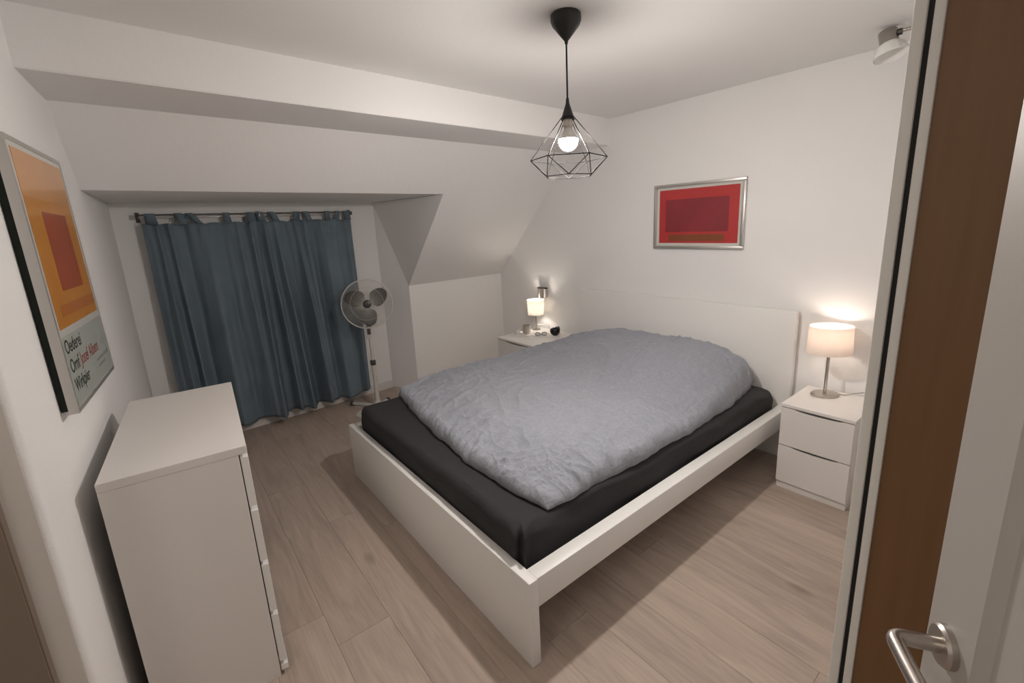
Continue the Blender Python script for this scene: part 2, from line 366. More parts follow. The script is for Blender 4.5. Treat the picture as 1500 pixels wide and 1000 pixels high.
# ------------------------------------------------------------------ bed
BA = RAD(.485 - .0467); bx, by = 3.3966 - .012 + .3755 * T(RAD(.485)), -.3755
BL = 2.2564; BW = 1.8348; HB = .9908; FB = .363
bed = thing('bed', 'wide white wooden bed frame with tall headboard and low footboard', 'bed', (bx, by, 0), BA)
obj('headboard', box((-.042, 0, 0), (0, BW, HB), .003, 2), M['lacquer'], bed, smooth=True)
obj('footboard', box((-BL, 0, 0), (-BL + .042, BW, FB), .003, 2), M['lacquer'], bed, smooth=True)
for s in (0, 1):
    y0, y1 = (0.004, .066) if s == 0 else (BW - .066, BW - .004)
    bm = box((-BL + .0425, y0, .238), (-.0425, y1, FB - .002), .004, 2)
    obj('side_rail', bm, M['lacquer'], bed, smooth=True)
bm = bmesh.new(); add_box(bm, (-BL + .043, BW / 2 - .03, .19), (-.043, BW / 2 + .03, .235), .001); obj('centre_beam', bm, M['alu'], bed)
for k in range(14):
    xx = -BL + .1 + k * (BL - .2) / 13
    obj('slat', box((xx - .035, .0665, .240), (xx + .035, BW - .0665, .252), .001), M['foil'], bed)

def fbm(p, oc=3, f=1.):
    v = 0; a_ = 1
    for _ in range(oc): v += a_ * noise.noise(p * f); a_ *= .5; f *= 2.03
    return v
def rounded_grid_box(lo_, hi, r, n, disp=None):
    lo_ = Vector(lo_); hi = Vector(hi); c = (lo_ + hi) / 2; h = (hi - lo_) / 2
    bm = bmesh.new(); cachev = {}
    def V(p):
        k = (round(p.x, 4), round(p.y, 4), round(p.z, 4))
        if k not in cachev:
            q = Vector([max(-h[i] + r, min(h[i] - r, p[i])) for i in range(3)]); d = p - q
            if d.length > 1e-9: q = q + d.normalized() * r
            else: q = p
            w_ = c + q
            if disp: w_ = disp(w_)
            cachev[k] = bm.verts.new(w_)
        return cachev[k]
    def steps(H, n_):
        s = [-H + 2 * H * i / n_ for i in range(n_ + 1)]
        for q in (.15, .35, .6, 1): s += [-H + r * q, H - r * q]
        return sorted(set(round(v, 5) for v in s))
    for ax in range(3):
        a_, b_ = [i for i in range(3) if i != ax]
        sa = steps(h[a_], n[a_]); sb = steps(h[b_], n[b_])
        for sg in (-1, 1):
            for i in range(len(sa) - 1):
                for j in range(len(sb) - 1):
                    f = []
                    for (u, v) in ((sa[i], sb[j]), (sa[i + 1], sb[j]), (sa[i + 1], sb[j + 1]), (sa[i], sb[j + 1])):
                        p = Vector((0, 0, 0)); p[ax] = sg * h[ax]; p[a_] = u; p[b_] = v; f.append(V(p))
                    if len(set(f)) == 4:
                        try: bm.faces.new(f)
                        except ValueError: pass
    return bm
MX0, MY0, MX1, MY1, MT = 1.172, -.300, 3.315, 1.385, .489
def mdisp(p):
    q = p.copy(); side = 1 if p.z < MT - .02 else .35
    a_ = fbm(Vector((p.x * 3, p.y * 3, p.z * 5)), 3)
    q.z += .007 * a_ * (1 if p.z > .4 else 0)
    # long soft creases on the sides, pulled towards the corners
    c1 = math.sin(p.x * 9 + p.z * 16 + 2 * noise.noise(p * 2)) * .005 + .010 * noise.noise(Vector((p.x * 5, p.y * 7, p.z * 20 + p.x * 3)))
    if p.y < MY0 + .03: q.y += c1 * 1.2 + .004
    if p.x < MX0 + .03: q.x += .008 * noise.noise(Vector((p.y * 5, p.z * 14, 3))) + .003
    # gathered pleats at the foot corner of the fitted sheet
    dc = math.hypot(p.x - MX0, p.y - MY0)
    if dc < .16 and p.z < MT:
        k = (1 - dc / .16)
        ang = math.atan2(p.y - MY0 + .03, p.x - MX0 + .03)
        q += Vector((-1, -1, 0)).normalized() * (.018 * k * math.sin(ang * 11 + (p.z - .3) * 6))
    # far head corner slumps a little
    d2 = math.hypot(p.x - MX1, p.y - MY0)
    if d2 < .25 and p.z > .4: q.z -= .02 * (1 - d2 / .25) - .008 * noise.noise(p * 12)
    return q
mt = obj('mattress', rounded_grid_box((MX0, MY0, .2535), (MX1, MY1, MT), .045, (110, 90, 16), mdisp), M['sheet'], smooth='all')
tag(mt, 'thick mattress in a black fitted sheet lying in the white bed frame', 'mattress')

# duvet: a closed puffed quilt
def sm(a_, b_, v): t = max(0, min(1, (v - a_) / (b_ - a_))); return t * t * (3 - 2 * t)
def lerp(tab, v):
    if v <= tab[0][0]: return tab[0][1]
    for (a_, b_), (c_, d_) in zip(tab, tab[1:]):
        if v <= c_: return b_ + (d_ - b_) * (v - a_) / (c_ - a_)
    return tab[-1][1]
footx = [(-.26, 1.345), (-.1, 1.315), (.15, 1.30), (.6, 1.332), (1.0, 1.385), (1.42, 1.462)]
southy = [(1.3, -.252), (1.5, -.276), (2.2, -.286), (2.8, -.262), (3.1, -.212), (3.3, -.165)]
NYD = 1.46
def dv_point(s, t, bottom):
    # s 0..1 foot->head, t 0..1 south->north
    y = -.28 + t * (NYD + .28); fx = lerp(footx, y); x_ = fx + s * (3.318 - fx); sy = lerp(southy, x_); y = sy + t * (NYD - sy)
    fx = lerp(footx, y); x_ = fx + s * (3.318 - fx)
    # wavy hem
    x_ += (1 - s) ** 6 * (.016 * noise.noise(Vector((y * 5, 1, 0))) + .008 * noise.noise(Vector((y * 16, 4, 0))))
    y += (1 - t) ** 6 * (.014 * noise.noise(Vector((x_ * 4, 7, 0))) + .008 * noise.noise(Vector((x_ * 14, 2, 0))))
    ds = s * (3.318 - fx); dt = t * (NYD - sy); dh = (1 - s) * (3.318 - fx); dn = (1 - t) * (NYD - sy)
    e1 = min(1, ds / .05); e2 = min(1, dt / .06); e3 = min(1, dh / .07); e4 = min(1, dn / .10)
    rnd_ = lambda e: math.sqrt(max(0, 1 - (1 - e) ** 2))
    edge = rnd_(e1) * rnd_(e2) * rnd_(e3) * rnd_(e4)
    base = MT + .006
    if y > MY1 - .02: base = MT + .006 - sm(MY1 - .02, NYD, y) * .13
    if bottom: return Vector((x_, y, base + .002))
    top = .034 + .030 * sm(0, .34, ds) + .018 * sm(0, .30, dt) + .018 * sm(0, .4, ds) * sm(0, .35, dt) * sm(0, .4, dn)
    # pillows under the quilt at the head
    hump = sm(2.35, 3.05, x_) * (1 - .42 * sm(3.12, 3.32, x_))
    prof = lerp([(-.28, .02), (-.2, .07), (-.1, .12), (.02, .155), (.25, .170), (.5, .152), (.86, .142), (1.1, .09), (1.3, .035), (1.46, .0)], y)
    top += hump * prof
    p = Vector((x_, y, 0))
    w_ = .010 * fbm(Vector((x_ * 3.2, y * 3.2, .5)), 2)
    warp = Vector((noise.noise(p * 2.2), noise.noise(p * 2.2 + Vector((5, 3, 1))), 0)) * .22
    pw = p + warp
    ridge = lambda a, b, k: max(0, 1 - abs(noise.noise(Vector((a, b, k)))) * 3.2) ** 2
    w_ += .0095 * ridge(pw.x * 3.0 + pw.y * 1.2, pw.y * 8 - pw.x * 2, 1.7) + .0065 * ridge(pw.x * 9 - pw.y * 3, pw.y * 5 + pw.x * 2, 4.2)
    near = max(1 - ds / .42, 1 - dt / .36, 0)
    # puckers running in from the hems
    pa = ridge(y * 13 + warp.x * 9, ds * 4, 3) + .6 * ridge(y * 26 + warp.y * 9, ds * 7, 8)
    pb = ridge(x_ * 11 + warp.x * 9, dt * 4, 9) + .6 * ridge(x_ * 22 + warp.y * 9, dt * 7, 5)
    na_ = max(0, 1 - ds / .42) * (.25 + .75 * sm(0, .3, dt)); nb_ = max(0, 1 - dt / .36) * (.25 + .75 * sm(0, .3, ds))
    w_ += .017 * (na_ * pa + nb_ * pb) + near * .005 * fbm(p * 15, 2)
    w_ += .0024 * fbm(p * 22, 2) + .0012 * fbm(p * 60, 1)
    hd_ = math.hypot(x_ - 3.1, (y + .2) * 1.2)
    if hd_ < .5: w_ += (1 - hd_ / .5) * .010 * noise.noise(Vector((math.atan2(y + .2, x_ - 3.1) * 8, hd_ * 4, 2)))
    return Vector((x_, y, base + edge * (top + w_)))
bm = bmesh.new(); NS, NT = 400, 330
ease = lambda u: u
def par(i, n): u = i / n; return u + .0 if False else (u - math.sin(2 * math.pi * u) / (2 * math.pi) * .55)
grid = [[bm.verts.new(dv_point(par(i, NS), par(j, NT), False)) for j in range(NT + 1)] for i in range(NS + 1)]
for i in range(NS):
    for j in range(NT): bm.faces.new((grid[i][j], grid[i + 1][j], grid[i + 1][j + 1], grid[i][j + 1]))
nb = 20; bot = {}
for i in range(0, NS + 1):
    for j in range(0, NT + 1):
        if i in (0, NS) or j in (0, NT):
            bot[(i, j)] = None
# underside: rim dropped to the sheet, closed with one coarse fan
rim = [(i, 0) for i in range(NS)] + [(NS, j) for j in range(NT)] + [(i, NT) for i in range(NS, 0, -1)] + [(0, j) for j in range(NT, 0, -1)]
low = []
for (i, j) in rim:
    c = grid[i][j].co; ctr = Vector((2.3, .6, 0)); d = (ctr - Vector((c.x, c.y, 0))).normalized()
    low.append(bm.verts.new((c.x + d.x * .05, c.y + d.y * .05, c.z - .004 if c.y < MY1 - .05 else c.z - .004)))
for k in range(len(rim)):
    a_ = grid[rim[k][0]][rim[k][1]]; b_ = grid[rim[(k + 1) % len(rim)][0]][rim[(k + 1) % len(rim)][1]]
    bm.faces.new((a_, b_, low[(k + 1) % len(rim)], low[k]))
cv = bm.verts.new((2.3, .6, MT + .004))
for k in range(len(rim)): bm.faces.new((low[k], low[(k + 1) % len(rim)], cv))
dv = obj('duvet', bm, M['duvet'], smooth='all')
tag(dv, 'rumpled grey duvet spread over the black mattress and pillows', 'duvet')

# ------------------------------------------------------------------ notched drawer front helper (front faces -x)
def drawer_front(w_, h, th, notch=.012, a0=.14, a1=.82):
    pts = [(0, 0), (w_, 0), (w_, h)]
    n = 16
    for k in range(n + 1):
        u = a1 + (a0 - a1) * k / n; s = math.sin(math.pi * k / n) ** .45 if 0 < k < n else 0
        pts.append((u * w_, h - notch * s))
    pts.append((0, h))
    return bevel_all(prism([(0, p[0], p[1]) for p in pts], (th, 0, 0)), .0008, 1)

def nightstand(loc, rz, W, Dp, H, label, split=.5):
    t = thing('nightstand', label, 'nightstand', loc, rz, 'nightstands beside the bed')
    # local: front face at x=0 facing -x, width along -y..+y from 0..W, depth +x
    pl_ = .045
    bm = bmesh.new()
    add_box(bm, (.018, 0, pl_), (Dp, .016, H - .0185)); add_box(bm, (.018, W - .016, pl_), (Dp, W, H - .0185)); add_box(bm, (Dp - .008, .0165, pl_), (Dp - .0005, W - .0165, H - .019), 0); add_box(bm, (.02, .0165, pl_), (Dp - .009, W - .0165, pl_ + .015), 0)
    b_ = obj('body', bm, M['foil'], t)
    obj('plinth', box((.012, .004, 0), (Dp - .01, W - .004, pl_ - .001), .001), M['foil'], t)
    obj('top_panel', box((0, -.002, H - .018), (Dp, W + .002, H), .0015), M['foil'], t)
    gap_h = .005; usable = H - .018 - pl_; h1 = usable * split
    hs = [(pl_ + .001, h1 - .006), (pl_ + h1 + .0, usable - h1 - gap_h)]
    for z0, h in hs:
        o = obj('drawer', drawer_front(W - .004, h, .017), M['foil'], t); o.location = (0, .002, z0)
        i_ = obj('drawer_box', box((.0185, .018, .012), (Dp - .02, W - .022, h - .003), 0), M['recess'], o)
    return t
na = RAD(.485 + .156)
xs, ys = 3.3966 - .02 + .4654 * T(RAD(.485)), -.4654
c_, s_ = math.cos(na), math.sin(na); W1, D1_, H1 = .3577, .4075, .5288
o0 = (xs - D1_ * c_ + W1 * s_, ys - D1_ * s_ - W1 * c_, 0)
nightstand(o0, na, W1, D1_, H1, 'white two-drawer nightstand right of the bed, under the large lamp')
nightstand((2.785, 1.512, 0), RAD(1.2), .52, .56, .54, 'white nightstand left of the bed, mostly hidden by the duvet')

# ------------------------------------------------------------------ dresser
DA = RAD(3.9808); DX, DY, DW, DD, DH = .0578, .2255, .8246, .3765, .9275
dr = thing('dresser', 'tall white four-drawer dresser against the left wall under the yellow poster', 'dresser', (DX, DY, 0), -DA)
bd = DD - .026
bm = bmesh.new(); add_box(bm, (0, 0, 0), (bd, .018, DH - .0285), .001); add_box(bm, (0, DW - .018, 0), (bd, DW, DH - .0285), .001); add_box(bm, (.002, .0185, .03), (.01, DW - .0185, DH - .03), 0)
add_box(bm, (.012, .0185, .03), (bd - .02, DW - .0185, .045), 0)
obj('body', bm, M['foil'], dr)
obj('top_panel', box((0, -.001, DH - .028), (DD, DW + .001, DH), .0015), M['foil'], dr)
obj('plinth', box((bd - .03, .019, 0), (bd - .012, DW - .019, .05), 0), M['foil'], dr)
obj('foot_rail', box((bd + .004, .0, .022), (DD + .002, DW, .045), .001), M['lacquer'], dr)
tops = [.890, .690, .475, .265]; bots = [.706, .491, .281, .062]
for zt, zb in zip(tops, bots):
    f = obj('drawer', bevel_all(prism([(bd + .0035, .001, zb), (DD, .001, zb), (DD, .001, zt - .004), (bd + .0035, .001, zt)], (0, DW - .002, 0)), .0008, 1), M['lacquer'], dr)
    obj('drawer_box', box((.03, .022, zb + .01), (bd + .003, DW - .022, zt - .02), 0), M['gap'], f)

# ------------------------------------------------------------------ curtains on their rods
def curtain(x0t, x1t, x0b, x1b, folds, seed, zt, zb, ybase):
    bm = bmesh.new(); nu, nz = 220, 60; g = []
    for i in range(nu + 1):
        col = []; u = i / nu
        for j in range(nz + 1):
            v = j / nz; z = zt + (zb(u) - zt) * v
            xx = (x0t + (x1t - x0t) * u) * (1 - v) + (x0b + (x1b - x0b) * u) * v
            d = 0
            for (uc, wd, am, dr_) in folds:
                q = (u - uc - dr_ * v) / (wd * (1 + .55 * v))
                d += 2.5 * am * math.exp(-abs(q) ** 1.6) * (.45 + .75 * sm(0, .55, v))
            d += .012 * noise.noise(Vector((u * 9 + v * .6, v * 1.4, seed))) + .014 * math.sin(u * 44 + 1.6 * math.sin(v * 2.2) + seed) * (.25 + .5 * v) * (.6 + .6 * noise.noise(Vector((u * 4, v, seed + 5))))
            d += .0035 * noise.noise(Vector((u * 26, v * 5, seed + 9)))
            if v < .06: d += .004 * math.sin(u * 70)
            # slight sag of the heading between the tabs
            zz = z - (.012 * (1 - v) ** 8 * (1 - abs(math.cos(u * math.pi * 5.0))))
            col.append((xx, yN(xx, ybase) - d, zz))
        g.append(col)
    V1 = [[bm.verts.new(p) for p in c] for c in g]; V2 = [[bm.verts.new((p[0], p[1] + .003, p[2])) for p in c] for c in g]
    for i in range(nu):
        for j in range(nz):
            bm.faces.new((V1[i][j], V1[i + 1][j], V1[i + 1][j + 1], V1[i][j + 1])); bm.faces.new((V2[i][j], V2[i][j + 1], V2[i + 1][j + 1], V2[i + 1][j]))
    for i in range(nu):
        for j in (0, nz): bm.faces.new((V1[i][j], V2[i][j], V2[i + 1][j], V1[i + 1][j]))
    for j in range(nz):
        for i in (0, nu): bm.faces.new((V1[i][j], V1[i][j + 1], V2[i][j + 1], V2[i][j]))
    return bm
YC = 2.705; RZ = 1.776
def tabs(parent, lst, zt):
    for xt, xb, wd in lst:
        yy = yN((xt + xb) / 2, YC) + .002; r = .010; bm = bmesh.new(); cs = []
        path = [(xb, yy - .004, zt - .012), (xb * .3 + xt * .7, yy - .006, RZ - .004)]
        for k in range(7):
            a_ = math.pi * k / 6; path.append((xt, yy - r * math.cos(a_), RZ + r * math.sin(a_)))
        path += [(xt - (xb - xt) * .3 + .004, yy + .009, RZ - .02), (xb + .012, yy + .008, zt - .010)]
        L_ = [bm.verts.new((p[0] - wd / 2, p[1], p[2])) for p in path]; R_ = [bm.verts.new((p[0] + wd / 2, p[1], p[2])) for p in path]
        for k in range(len(path) - 1): bm.faces.new((L_[k], R_[k], R_[k + 1], L_[k + 1]))
        o = obj('tab', bm, M['curtain'], parent, smooth='all')
        md = o.modifiers.new('s', 'SOLIDIFY'); md.thickness = .0022
ZT = 1.715
c1 = obj('curtain', curtain(.283, .998, .285, .998, [(.115, .022, .042, .03), (.055, .05, .02, 0), (.21, .03, .024, .05), (.33, .05, -.018, .04), (.50, .07, .026, .04), (.66, .035, -.02, .03), (.80, .04, .022, .08), (.93, .028, .036, .02)], 2., ZT, lambda u: .088 - .012 * u + .010 * math.sin(u * 17), YC), M['curtain'], smooth='all')
tag(c1, 'left blue-grey tab-top curtain panel, nearest the left wall', 'curtain', 'blue-grey curtains')
tabs(c1, [(.335, .335, .062), (.50, .52, .05), (.565, .62, .045), (.80, .80, .045), (.965, .965, .06)], ZT)
c2 = obj('curtain', curtain(1.0, 1.768, 1.002, 1.758, [(.06, .025, .040, .07), (.16, .03, .030, .12), (.27, .035, -.02, .10), (.37, .024, .036, .10), (.46, .04, .03, .09), (.56, .035, -.022, .06), (.66, .05, .020, .05), (.80, .045, .016, .02), (.94, .035, .026, .0)], 6., ZT + .003, lambda u: .082 - .012 * u + .018 * math.sin(u * 15), YC), M['curtain'], smooth='all')
tag(c2, 'right blue-grey tab-top curtain panel, behind the standing fan', 'curtain', 'blue-grey curtains')
tabs(c2, [(1.03, 1.04, .055), (1.115, 1.155, .05), (1.31, 1.30, .045), (1.385, 1.41, .045), (1.565, 1.565, .042), (1.655, 1.64, .035), (1.738, 1.74, .055)], ZT)
rod = thing('curtain_rod', 'thin double curtain rod above the blue-grey curtains', 'curtain rod', (0, 0, 0))
a0, a1 = .262, 1.79
for dz, dy, mm in ((0, .002, 'darkmetal'), (-.018, .028, 'alu')):
    obj('rod', tube([(a0, yN(a0, YC) + dy, RZ + dz), (a1, yN(a1, YC) + dy, RZ + dz)], .005, 10), M[mm], rod, smooth=True)
for xx in (.268, 1.03, 1.784):
    bm = bmesh.new(); yy = yN(xx, YC); add_box(bm, (xx - .006, yy - .006, RZ - .026), (xx + .006, yN(xx, YW) - .001, RZ - .006), .001); add_box(bm, (xx - .012, yN(xx, YW) - .006, RZ - .05), (xx + .012, yN(xx, YW), RZ + .02), .001)
    obj('bracket', bm, M['darkmetal'], rod)
for xx in (.44, .475, .51):
    o = obj('curtain_hook', tube(smoothpath([(xx, yN(xx, YC) + .028, RZ - .022), (xx + .008, yN(xx, YC) + .028, RZ - .035), (xx - .004, yN(xx, YC) + .026, RZ - .05)], 4), .002, 6), M['chrome'], rod, smooth=True)

# ------------------------------------------------------------------ standing fan
FX, FY = 1.695, 2.471
fan = thing('standing_fan', 'white pedestal fan with grey blades and cross base in front of the curtain', 'fan', (FX, FY, 0))
prj = lambda dx, dy: (dx, dy)
def cap_bar(bm, p, q, w_, h, z):
    p = Vector(p + (z,)); q = Vector(q + (z,)); t = (q - p).normalized(); n = Vector((-t.y, t.x, 0)) * w_ / 2
    vs = [p - n, q - n, q + n, p + n]; a_ = [bm.verts.new(v) for v in vs]; b_ = [bm.verts.new(v * 1 + Vector((0, 0, h)) - (v - (p + q) / 2 - t * (v - (p + q) / 2).dot(t)) * .35) for v in vs]
    bm.faces.new(a_); bm.faces.new(b_)
    for k in range(4): bm.faces.new((a_[k], a_[(k + 1) % 4], b_[(k + 1) % 4], b_[k]))
hx = .24
d1 = Vector((-.19, .30)).normalized() * .29; d2 = Vector((.30, .19)).normalized() * .15
for d in (d1, d2):
    bm = bmesh.new(); k_ = .7 if d is d1 else 1; cap_bar(bm, (-d.x * k_, -d.y * k_), (d.x, d.y), .034, .022, .012 if d is d1 else .0125)
    obj('base_arm', bevel_all(bm, .003, 1), M['fan_plastic'], fan, smooth=True)
for d in (d1, -d1 * .7, d2, -d2):
    c = d * 1.0; o = obj('foot', lathe([(0, 0), (.021, 0), (.023, .008), (.021, .030), (.014, .040), (0, .040)], 16, c=(c.x, c.y, 0)), M['dark_plastic'], fan, smooth=True)
o = obj('base_plate', lathe([(0, 0), (.118, 0), (.122, .004), (.119, .010), (.0, .014)], 40, c=(-.085, -.065, 0), sx=1.15, sy=.95), M['fan_plastic'], fan, smooth=True)
obj('base_hub', lathe([(0, .034), (.034, .034), (.032, .055), (.022, .075), (0, .075)], 24), M['fan_plastic'], fan, smooth=True)
obj('lower_pole', lathe([(0, .05), (.0200, .05), (.0200, .42), (0, .42)], 20), M['fan_plastic'], fan, smooth=True)
obj('collar', lathe([(0, .415), (.0225, .415), (.023, .42), (.023, .455), (.018, .462), (0, .462)], 20), M['dark_plastic'], fan, smooth=True)
obj('upper_pole', lathe([(0, .455), (.0145, .455), (.0145, .72), (0, .72)], 20), M['fan_plastic'], fan, smooth=True)
HC = Vector((.010, .002, .972))                           # grille centre
nrm = (CAM - (Vector((FX, FY, 0)) + HC)); nrm = (nrm + Vector((-.12, -.05, -.05))).normalized()
rx = Vector((0, 0, 1)).cross(nrm).normalized(); ry = nrm.cross(rx)
FM = Matrix((rx, ry, nrm)).transposed().to_4x4(); FM.translation = HC
cbx = bmesh.new(); add_box(cbx, (-.026, -.022, .0), (.026, .024, .105), .006, 2); bmesh.ops.transform(cbx, matrix=Matrix.Translation((-.004, .0, .668)) @ Matrix.Rotation(math.atan2(nrm.y, nrm.x) + math.pi / 2, 4, 'Z'), verts=cbx.verts)
cb = obj('control_box', cbx, M['fan_plastic'], fan, smooth=True)
cbb = bmesh.new(); add_box(cbb, (-.015, -.026, .035), (.015, -.021, .095), .001); bmesh.ops.transform(cbb, matrix=Matrix.Translation((-.004, .0, .668)) @ Matrix.Rotation(math.atan2(nrm.y, nrm.x) + math.pi / 2, 4, 'Z'), verts=cbb.verts)
obj('control_panel', cbb, M['dark_plastic'], cb)
obj('motor', lathe([(0, -.135), (.035, -.133), (.055, -.11), (.058, -.05), (.045, -.034), (0, -.034)], 28, mtx=FM), M['fan_plastic'], fan, smooth=True)
obj('neck', tube([(-.002, .002, .76), HC * .3 + Vector((0, 0, .56)) - nrm * .03, HC - nrm * .09 - ry * .04], .019, 14), M['fan_plastic'], fan, smooth=True)
RG = .214
ringp = lambda r, z, n=64: [FM @ Vector((r * math.cos(2 * math.pi * k / n), r * math.sin(2 * math.pi * k / n), z)) for k in range(n)]
obj('grille_rim', add_tube(tube(ringp(RG, .0), .0055, 8, cyc=True), ringp(RG, -.010), .004, 6, cyc=True), M['fan_plastic'], fan, smooth=True)
for nm, zc_, zr in (('front_grille', .055, 1), ('rear_grille', -.075, -1)):
    bm = bmesh.new()
    for k in range(84):
        a_ = 2 * math.pi * k / 84; pts = []
        for r, f in ((RG, 0), (RG * .93, .42), (RG * .8, .72), (RG * .5, .93), (.038, 1.0)):
            tw = a_ + (.16 * (1 - r / RG) if zr > 0 else 0)
            pts.append(FM @ Vector((r * math.cos(tw), r * math.sin(tw), zc_ * f)))
        add_tube(bm, pts, .00105, 4)
    for r, f in ((RG * .66, .83), (.038, 1.0)): add_tube(bm, ringp(r, zc_ * f, 40), .0011, 4, cyc=True)
    o = obj(nm, bm, M['fan_plastic'], fan, smooth=True); o['kind'] = 'stuff'
obj('hub_cap', lathe([(0, .050), (.036, .050), (.037, .056), (.028, .061), (0, .062)], 28, mtx=FM), M['blade'], fan, smooth=True)
obj('blade_hub', lathe([(0, -.03), (.030, -.03), (.032, .01), (.026, .025), (0, .030)], 24, mtx=FM), M['blade'], fan, smooth=True)
for a_ in (28, 148, 268):
    a_ = RAD(a_); bm = bmesh.new(); nr, na_ = 12, 14; g = []
    for i in range(nr + 1):
        f = i / nr; rn = .10 + .815 * (1 - (1 - f) ** 1.6); row = []; r = rn * RG
        if rn > .52: hw_ = .365 * RG * math.sqrt(max(0, 1 - ((rn - .52) / .396) ** 2))
        else: hw_ = RG * (.07 + .295 * sm(.10, .50, rn))
        for j in range(na_ + 1):
            q = (j / na_ - .5); th = a_ + 2 * q * hw_ / r + .25 * (rn - .5)
            row.append(FM @ Vector((r * math.cos(th), r * math.sin(th), .008 - q * .050 * min(1, rn * 1.8))))
        g.append([bm.verts.new(p) for p in row])
    for i in range(nr):
        for j in range(na_): bm.faces.new((g[i][j], g[i + 1][j], g[i + 1][j + 1], g[i][j + 1]))
    bmesh.ops.remove_doubles(bm, verts=bm.verts, dist=.0005)
    o = obj('blade', bm, M['blade'], fan, smooth='all'); md = o.modifiers.new('s', 'SOLIDIFY'); md.thickness = .002
obj('cable', tube(smoothpath([(-.02, .02, .70), (-.035, .025, .60), (-.022, .02, .45), (-.03, .03, .2), (-.02, .04, .06), (-.05, .12, .006), (-.16, .16, .006)], 8), .003, 6), M['whitecable'], fan, smooth=True)

# ------------------------------------------------------------------ pendant lamp
PX, PY = 1.729, -.0316
pen = thing('pendant_lamp', 'black wire-cage pendant lamp with a lit bulb hanging over the bed', 'pendant lamp', (PX, PY, ZC))
zz = lambda z: z - ZC
obj('canopy', lathe([(0, 0), (.054, 0), (.060, -.006), (.061, -.026), (.054, -.042), (.014, -.090), (.007, -.098), (.006, -.108), (0, -.108)], 40), M['black'], pen, smooth=True)
obj('cord', tube([(0, 0, -.10), (0, 0, zz(2.078))], .0035, 8), M['cord'], pen, smooth=True)
obj('socket_cap', lathe([(0, zz(2.092)), (.006, zz(2.092)), (.008, zz(2.072)), (.028, zz(2.014)), (.029, zz(2.010)), (0, zz(2.010))], 32), M['black'], pen, smooth=True)
obj('socket', lathe([(0, zz(2.010)), (.0205, zz(2.010)), (.0205, zz(1.985)), (.018, zz(1.982)), (.018, zz(1.976)), (0, zz(1.976))], 28), M['tin'], pen, smooth=True)
bp_ = [(.040 * math.sin(math.pi * k / 20), zz(1.928 - .040 * math.cos(math.pi * k / 20))) for k in range(0, 12)]
obj('bulb', lathe(bp_, 32), M['bulb'], pen, smooth='all')
rl = bp_[-1][0]; obj('bulb_top_block', lathe([(0, bp_[-1][1] + .0006), (rl + .0006, bp_[-1][1] + .0006), (.028, zz(1.957)), (.020, zz(1.968)), (.0172, zz(1.9755)), (0, zz(1.9755))], 32), M['fan_plastic'], pen, smooth=True)  # opaque collar added to block the bulb's upward light onto the ceiling
phi = math.atan2(.0625 + .062, -.125)                     # one equator corner points screen-left
eq = [Vector((.160 * math.cos(phi + k * math.pi / 3), .160 * math.sin(phi + k * math.pi / 3), zz(1.858))) for k in range(6)]
lo6 = [Vector((.104 * math.cos(phi + (k + .5) * math.pi / 3), .104 * math.sin(phi + (k + .5) * math.pi / 3), zz(1.788))) for k in range(6)]
tp = [Vector((.024 * math.cos(phi + k * math.pi / 3), .024 * math.sin(phi + k * math.pi / 3), zz(2.022))) for k in range(6)]
bm = bmesh.new(); wr = .0019
for k in range(6):
    n_ = (k + 1) % 6
    for a_, b_ in ((tp[k], eq[k]), (eq[k], eq[n_]), (eq[k], lo6[k]), (eq[n_], lo6[k]), (lo6[k], lo6[n_])): add_tube(bm, [a_, b_], wr, 6)
add_tube(bm, [Vector((.027 * math.cos(a_ / 24 * 2 * math.pi), .027 * math.sin(a_ / 24 * 2 * math.pi), zz(2.018))) for a_ in range(24)], wr, 6, cyc=True)
obj('wire_cage', bm, M['wire'], pen, smooth=True)

# ------------------------------------------------------------------ table lamps
H = .5288
l1 = thing('table_lamp', 'larger lit table lamp with oval white shade and nickel foot', 'table lamp', (3.262, -.592, H), RAD(-42), 'lit bedside lamps')
SX, SY = 1, .72
obj('base', lathe([(0, 0), (.074, 0), (.077, .004), (.077, .012), (.070, .018), (.0, .020)], 48, sx=1, sy=.72), M['nickel'], l1, smooth=True)
obj('stem', lathe([(0, .018), (.0085, .018), (.0085, .335), (0, .335)], 20), M['nickel'], l1, smooth=True)
def shade(rb, rt, zb, zt, sx, sy, mt_, par_):
    bm = bmesh.new(); n = 64; t = .0015
    add_lathe(bm, [(rb, zb), (rt, zt), (rt - t, zt), (rb - t, zb)], n, sx=sx, sy=sy, closed=True)
    return obj('shade', bm, mt_, par_, smooth=True)
sh = shade(.120, .114, .262, .422, 1, .80, M['shade_S'], l1)
bm = bmesh.new()
for a_ in (0, 120, 240): a_ = RAD(a_); add_tube(bm, [(0, 0, .40), (.113 * math.cos(a_), .090 * math.sin(a_), .408)], .0013, 6)
add_tube(bm, [(0, 0, .33), (0, 0, .402)], .003, 6) if False else None
obj('shade_carrier', bm, M['chrome'], l1)
obj('bulb_socket', lathe([(0, .318), (.015, .318), (.015, .345), (0, .345)], 20), M['fan_plastic'], l1, smooth=True)
obj('bulb', lathe([(0, .345), (.012, .346), (.021, .362), (.022, .378), (.012, .393), (0, .397)], 20), M['bulb_S'], l1, smooth='all')
wl = l1.matrix_basis
c_pts = [(3.262 + .066, -.592 - .045, H + .006), (3.335, -.67, H + .003), (3.345, -.72, H + .022), (3.365, -.765, H + .035), (3.378, -.82, H + .030), (3.384, -.86, H - .05), (3.385, -.88, .25)]
iv = (Matrix.Translation(l1.location) @ Matrix.Rotation(RAD(-42), 4, 'Z')).inverted()
obj('cable', tube([iv @ p for p in smoothpath(c_pts, 8)], .0028, 6), M['cable'], l1, smooth=True)

